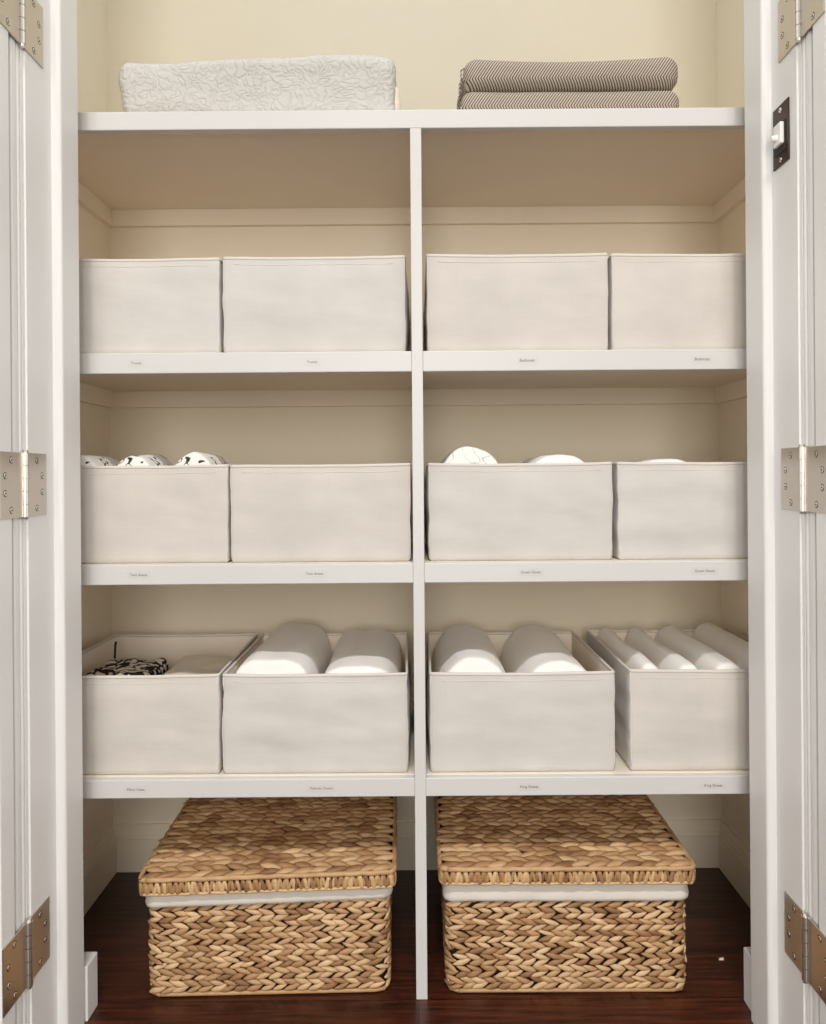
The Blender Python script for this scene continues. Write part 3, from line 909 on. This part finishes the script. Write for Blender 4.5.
UP = Vector((0, 0, 1))
def make_basket(x, y, label, seed, rz, lid_z, lid_tilt, liner_z0, liner_z1):
    rnd = random.Random(seed)
    BW, BDp, BH = 0.515, 0.40, 0.205
    t = empty('wicker_basket', (x, y, 0), label, 'basket', 'lidded woven baskets on the floor', rz)
    # body
    bm = bmesh.new()
    w, d = BW - 0.012, BDp - 0.012
    base = rr_ring(w - 0.006, d - 0.006, 0.018, 4, 4)
    rings = [[(b[0] + b[2] * e, b[1] + b[3] * e, z) for b in base] for z, e in ((0.002, 0), (BH, 0), (BH, -0.008), (0.012, -0.008))]
    loft(bm, rings, [1, 1, 1])
    at, tot = perim(w, d, 0.022)
    pitch = 0.0262
    rows = int(round((BH - 0.008) / pitch))
    pitch = (BH - 0.008) / rows
    for r in range(rows):
        zc = 0.010 + pitch * (r + 0.5)
        n = int(tot / rnd.uniform(0.0245, 0.0285))
        for half, sg in ((1, -1), (-1, 1)):
            ph = rnd.uniform(0, 1)
            for k in range(n):
                s = (k + ph + rnd.uniform(-0.12, 0.12)) * tot / n
                p, u, nn = at(s)
                k1 = rnd.uniform(0.85, 1.18)
                c = p + UP * (zc + half * pitch * 0.235 + rnd.uniform(-0.0008, 0.0008)) + nn * rnd.uniform(-0.0008, 0.0012)
                add_strand(bm, c, u, UP, nn, 0.042 * k1, pitch * 0.52 * rnd.uniform(0.8, 1.15), 0.0095, sg * math.radians(rnd.uniform(14, 23)), rnd.uniform(-0.10, -0.03), 0,
                           bend=sg * rnd.uniform(-0.001, 0.002))
    obj('basket_body', bm, [M['hyacinth'], M['basket_gap_shade']], t)
    # bound wire along the foot
    bm = bmesh.new()
    pts = [at(tot * k / 96)[0] + at(tot * k / 96)[2] * 0.001 + UP * 0.0055 for k in range(97)]
    add_tube(bm, pts, 0.0045, 8)
    obj('foot_rim', bm, M['hyacinth_wrap'], t)
    # cloth liner turned down over the rim
    base = rr_ring(BW + 0.008, BDp + 0.008, 0.024, 40, 6)
    def lp(b, z, e, f):
        q = Vector((b[0] * 22, b[1] * 22, z * 25 + seed))
        a = noise.noise(q) * 0.0030 * f - 0.0018
        k = b[0] / BW
        dz = (liner_z1 - liner_z0) * (k + 0.5) if f > 0.5 else 0.0
        dz += (noise.noise(Vector((b[0] * 9, b[1] * 9, seed))) * 0.0025 if f > 0.5 else 0)
        return (b[0] + b[2] * (e + a), b[1] + b[3] * (e + a), z + dz)
    prof = [(liner_z0 + 0.002, -0.004, 0.6), (liner_z0, -0.001, 0.6), (liner_z0 + 0.001, 0.0022, 0.8), (liner_z0 + 0.007, 0.0035, 1), (liner_z0 + 0.014, 0.0025, 1), (liner_z0 + 0.020, 0.001, 1)]
    zt = lid_z - 0.0005
    prof += [(max(liner_z0 + 0.024, zt - 0.004), -0.002, 0.3), (zt, -0.006, 0), (zt, -0.020, 0), (zt - 0.03, -0.027, 0), (0.05, -0.029, 0)]
    prof2 = []
    for i, (z, e, f) in enumerate(prof):
        prof2.append([lp(b, min(z, zt), e, f) if f > 0.5 else lp(b, z, e, f) for b in base])
    prof2 = [[(p[0], p[1], min(p[2], zt)) for p in rg] for rg in prof2]
    bm = bmesh.new(); loft(bm, prof2, None, False, False)
    obj('liner', bm, M['liner_cotton'], t, smooth=True)
    # lid
    LW, LD, LH = 0.543, 0.436, 0.034
    lid = link(bpy.data.objects.new('lid', None)); lid.parent = t
    lid.location = (0, 0, lid_z); lid.rotation_euler = (0, lid_tilt, 0)
    bm = bmesh.new()
    add_box(bm, -LW / 2 + 0.008, LW / 2 - 0.008, -LD / 2 + 0.008, LD / 2 - 0.008, LH - 0.012, LH - 0.003, 0.002, mi=1)
    lp_ = 0.040
    rows = int(LD / lp_); lp_ = (LD - 0.012) / rows
    U, V = Vector((1, 0, 0)), Vector((0, 1, 0))
    for r in range(rows):
        yc = -LD / 2 + 0.006 + lp_ * (r + 0.5)
        n = int(LW / 0.034)
        for half, sg in ((1, -1), (-1, 1)):
            ph = rnd.uniform(0.2, 0.8)
            for k in range(n):
                xx = -LW / 2 + 0.006 + (k + ph) * (LW - 0.012) / n
                xx = max(-LW / 2 + 0.027, min(LW / 2 - 0.027, xx + rnd.uniform(-0.003, 0.003)))
                c = Vector((xx, yc + half * lp_ * 0.235 + rnd.uniform(-0.001, 0.001), LH + rnd.uniform(-0.001, 0.001)))
                add_strand(bm, c, U, V, UP, 0.066 * rnd.uniform(0.85, 1.15), lp_ * 0.50 * rnd.uniform(0.85, 1.15), 0.012, sg * math.radians(rnd.uniform(16, 27)), rnd.uniform(-0.09, -0.02), 0,
                           bend=sg * rnd.uniform(-0.001, 0.003))
    obj('lid_top', bm, [M['hyacinth'], M['basket_gap_shade']], lid)
    # lid skirt: slanted wraps between two cords
    bm = bmesh.new()
    at2, tot2 = perim(LW - 0.008, LD - 0.008, 0.016)
    base = rr_ring(LW - 0.018, LD - 0.018, 0.014, 4, 4)
    loft(bm, [[(b[0] + b[2] * e, b[1] + b[3] * e, z) for b in base] for z, e in ((0.002, 0), (LH - 0.003, 0), (LH - 0.003, -0.006), (0.002, -0.006), (0.002, 0))], [1, 1, 1, 1], False, False)
    n = int(tot2 / 0.0064)
    for k in range(n):
        p, u, nn = at2((k + rnd.uniform(-0.1, 0.1)) * tot2 / n)
        sg = 1 if k % 2 else -1
        c = p + UP * (LH * 0.44) + nn * rnd.uniform(-0.001, 0.001)
        add_strand(bm, c, UP, u, nn, LH * 0.98, rnd.uniform(0.007, 0.0125), 0.0065, sg * math.radians(rnd.uniform(10, 22)), 0.0, 0, blunt=True)
    obj('lid_skirt', bm, [M['hyacinth_wrap'], M['basket_gap_shade']], lid)
    bm = bmesh.new()
    for zz, rr in ((LH - 0.001, 0.0052), (0.003, 0.0035)):
        pts = [at2(tot2 * k / 160)[0] + at2(tot2 * k / 160)[2] * (0.001 + 0.0006 * math.sin(k * 2.1)) + UP * (zz + 0.0007 * math.sin(k * 1.7)) for k in range(161)]
        add_tube(bm, pts, rr, 8)
    obj('lid_cord', bm, M['hyacinth'], lid)
    return t

bf = 0.0155
make_basket(-0.3225, bf + 0.20, 'lidded woven basket on the floor left of the divider, its lid slightly tilted', 71, math.radians(1.3), 0.228, math.radians(-0.9), 0.192, 0.203)
make_basket(0.3165, bf + 0.20, 'lidded woven basket on the floor right of the divider, white liner band under its lid', 72, math.radians(-0.3), 0.2395, 0.0, 0.1985, 0.1985)

# a tiny paper scrap on the dark boards
bm = bmesh.new()
vs = [bm.verts.new(p) for p in ((-0.006, -0.004, 0.0005), (0.005, -0.005, 0.001), (0.007, 0.003, 0.003), (-0.003, 0.005, 0.0008), (0, 0, 0.004))]
for a, b in ((0, 1), (1, 2), (2, 3), (3, 0)):
    bm.faces.new((vs[a], vs[b], vs[4]))
bm.faces.new(vs[3::-1])
sc_ = obj('paper_scrap', bm, M['paper'], None, (0.685, 0.13, 0.0))
tag(sc_, 'tiny white paper scrap on the dark floor beside the right basket', 'scrap')

# ------------------------------------------------------------------ light
w = bpy.data.worlds.new('room_light'); scene.world = w
w.use_nodes = True
nt = w.node_tree
bg = nt.nodes['Background']
tc = N(nt, 'ShaderNodeTexCoord')
sp = N(nt, 'ShaderNodeSeparateXYZ'); nt.links.new(tc.outputs['Generated'], sp.inputs[0])
el = math_node(nt, 'MULTIPLY_ADD', sp.outputs['Z'], 0.5, 0.5)
wc = ramp(nt, el, [(0.30, (0.26, 0.245, 0.225)), (0.47, (0.46, 0.445, 0.42)), (0.53, (0.62, 0.605, 0.58)), (0.76, (0.60, 0.585, 0.56)), (1.0, (0.55, 0.535, 0.515))])
nt.links.new(wc, bg.inputs['Color'])
# ambient boosted to the left and right, added to brighten the jambs
side = math_node(nt, 'MULTIPLY', sp.outputs['X'], sp.outputs['X'])
nt.links.new(math_node(nt, 'MULTIPLY_ADD', side, 3.7, 0.20), bg.inputs['Strength'])

def area(name, loc, target, size, power, col, shape='DISK', size_y=None):
    l = bpy.data.lights.new(name, 'AREA')
    l.shape = shape; l.size = size
    if size_y: l.size_y = size_y
    l.energy = power; l.color = col
    o = link(bpy.data.objects.new(name, l))
    o.location = loc
    d = Vector(target) - Vector(loc)
    o.rotation_euler = d.to_track_quat('-Z', 'Y').to_euler()
    return o
for k, x in enumerate((-1.0, 0.0, 1.0)):
    area('overhead_lamp', (x, -5.20, 8.20), (x * 0.2, 0.0, 1.0), 0.40, 140, (1.0, 0.97, 0.935))  # high key from the front; outer two added to brighten the jambs
area('closet_ceiling_lamp', (0.0, 0.12, CEIL - 0.03), (0.0, 0.20, 0), 1.4, 1.9, (0.74, 0.90, 1.0), 'RECTANGLE', 0.22)
area('added_front_fill', (0.0, -4.2, 1.72), (0.0, 0.0, 1.40), 1.4, 82, (1.0, 0.94, 0.85), 'RECTANGLE', 2.0)  # unseen frontal fill, added to brighten the shelf interiors
scene.cycles.max_bounces = 16
scene.cycles.diffuse_bounces = 12
scene.cycles.glossy_bounces = 6

# ------------------------------------------------------------------ camera
cam = bpy.data.cameras.new('camera')
cam.sensor_width = 36.0
cam.lens = 790.0 * 36.0 / 1024.0
cam.shift_x = (413 - 415) / 1024.0
cam.shift_y = (474 - 512) / 1024.0
cam.clip_start = 0.02
co = link(bpy.data.objects.new('camera', cam))
co.matrix_world = Matrix.Translation((0, CAM_Y, CAM_Z)) @ Matrix.Rotation(PI / 2, 4, 'X') @ Matrix.Rotation(math.radians(-0.42), 4, 'Z')
scene.camera = co

vs_ = scene.view_settings
scene.display_settings.display_device = 'sRGB'
vs_.view_transform = 'Standard'
vs_.look = 'None'
vs_.gamma = 1.0
vs_.use_curve_mapping = False
vs_.exposure = 0.0
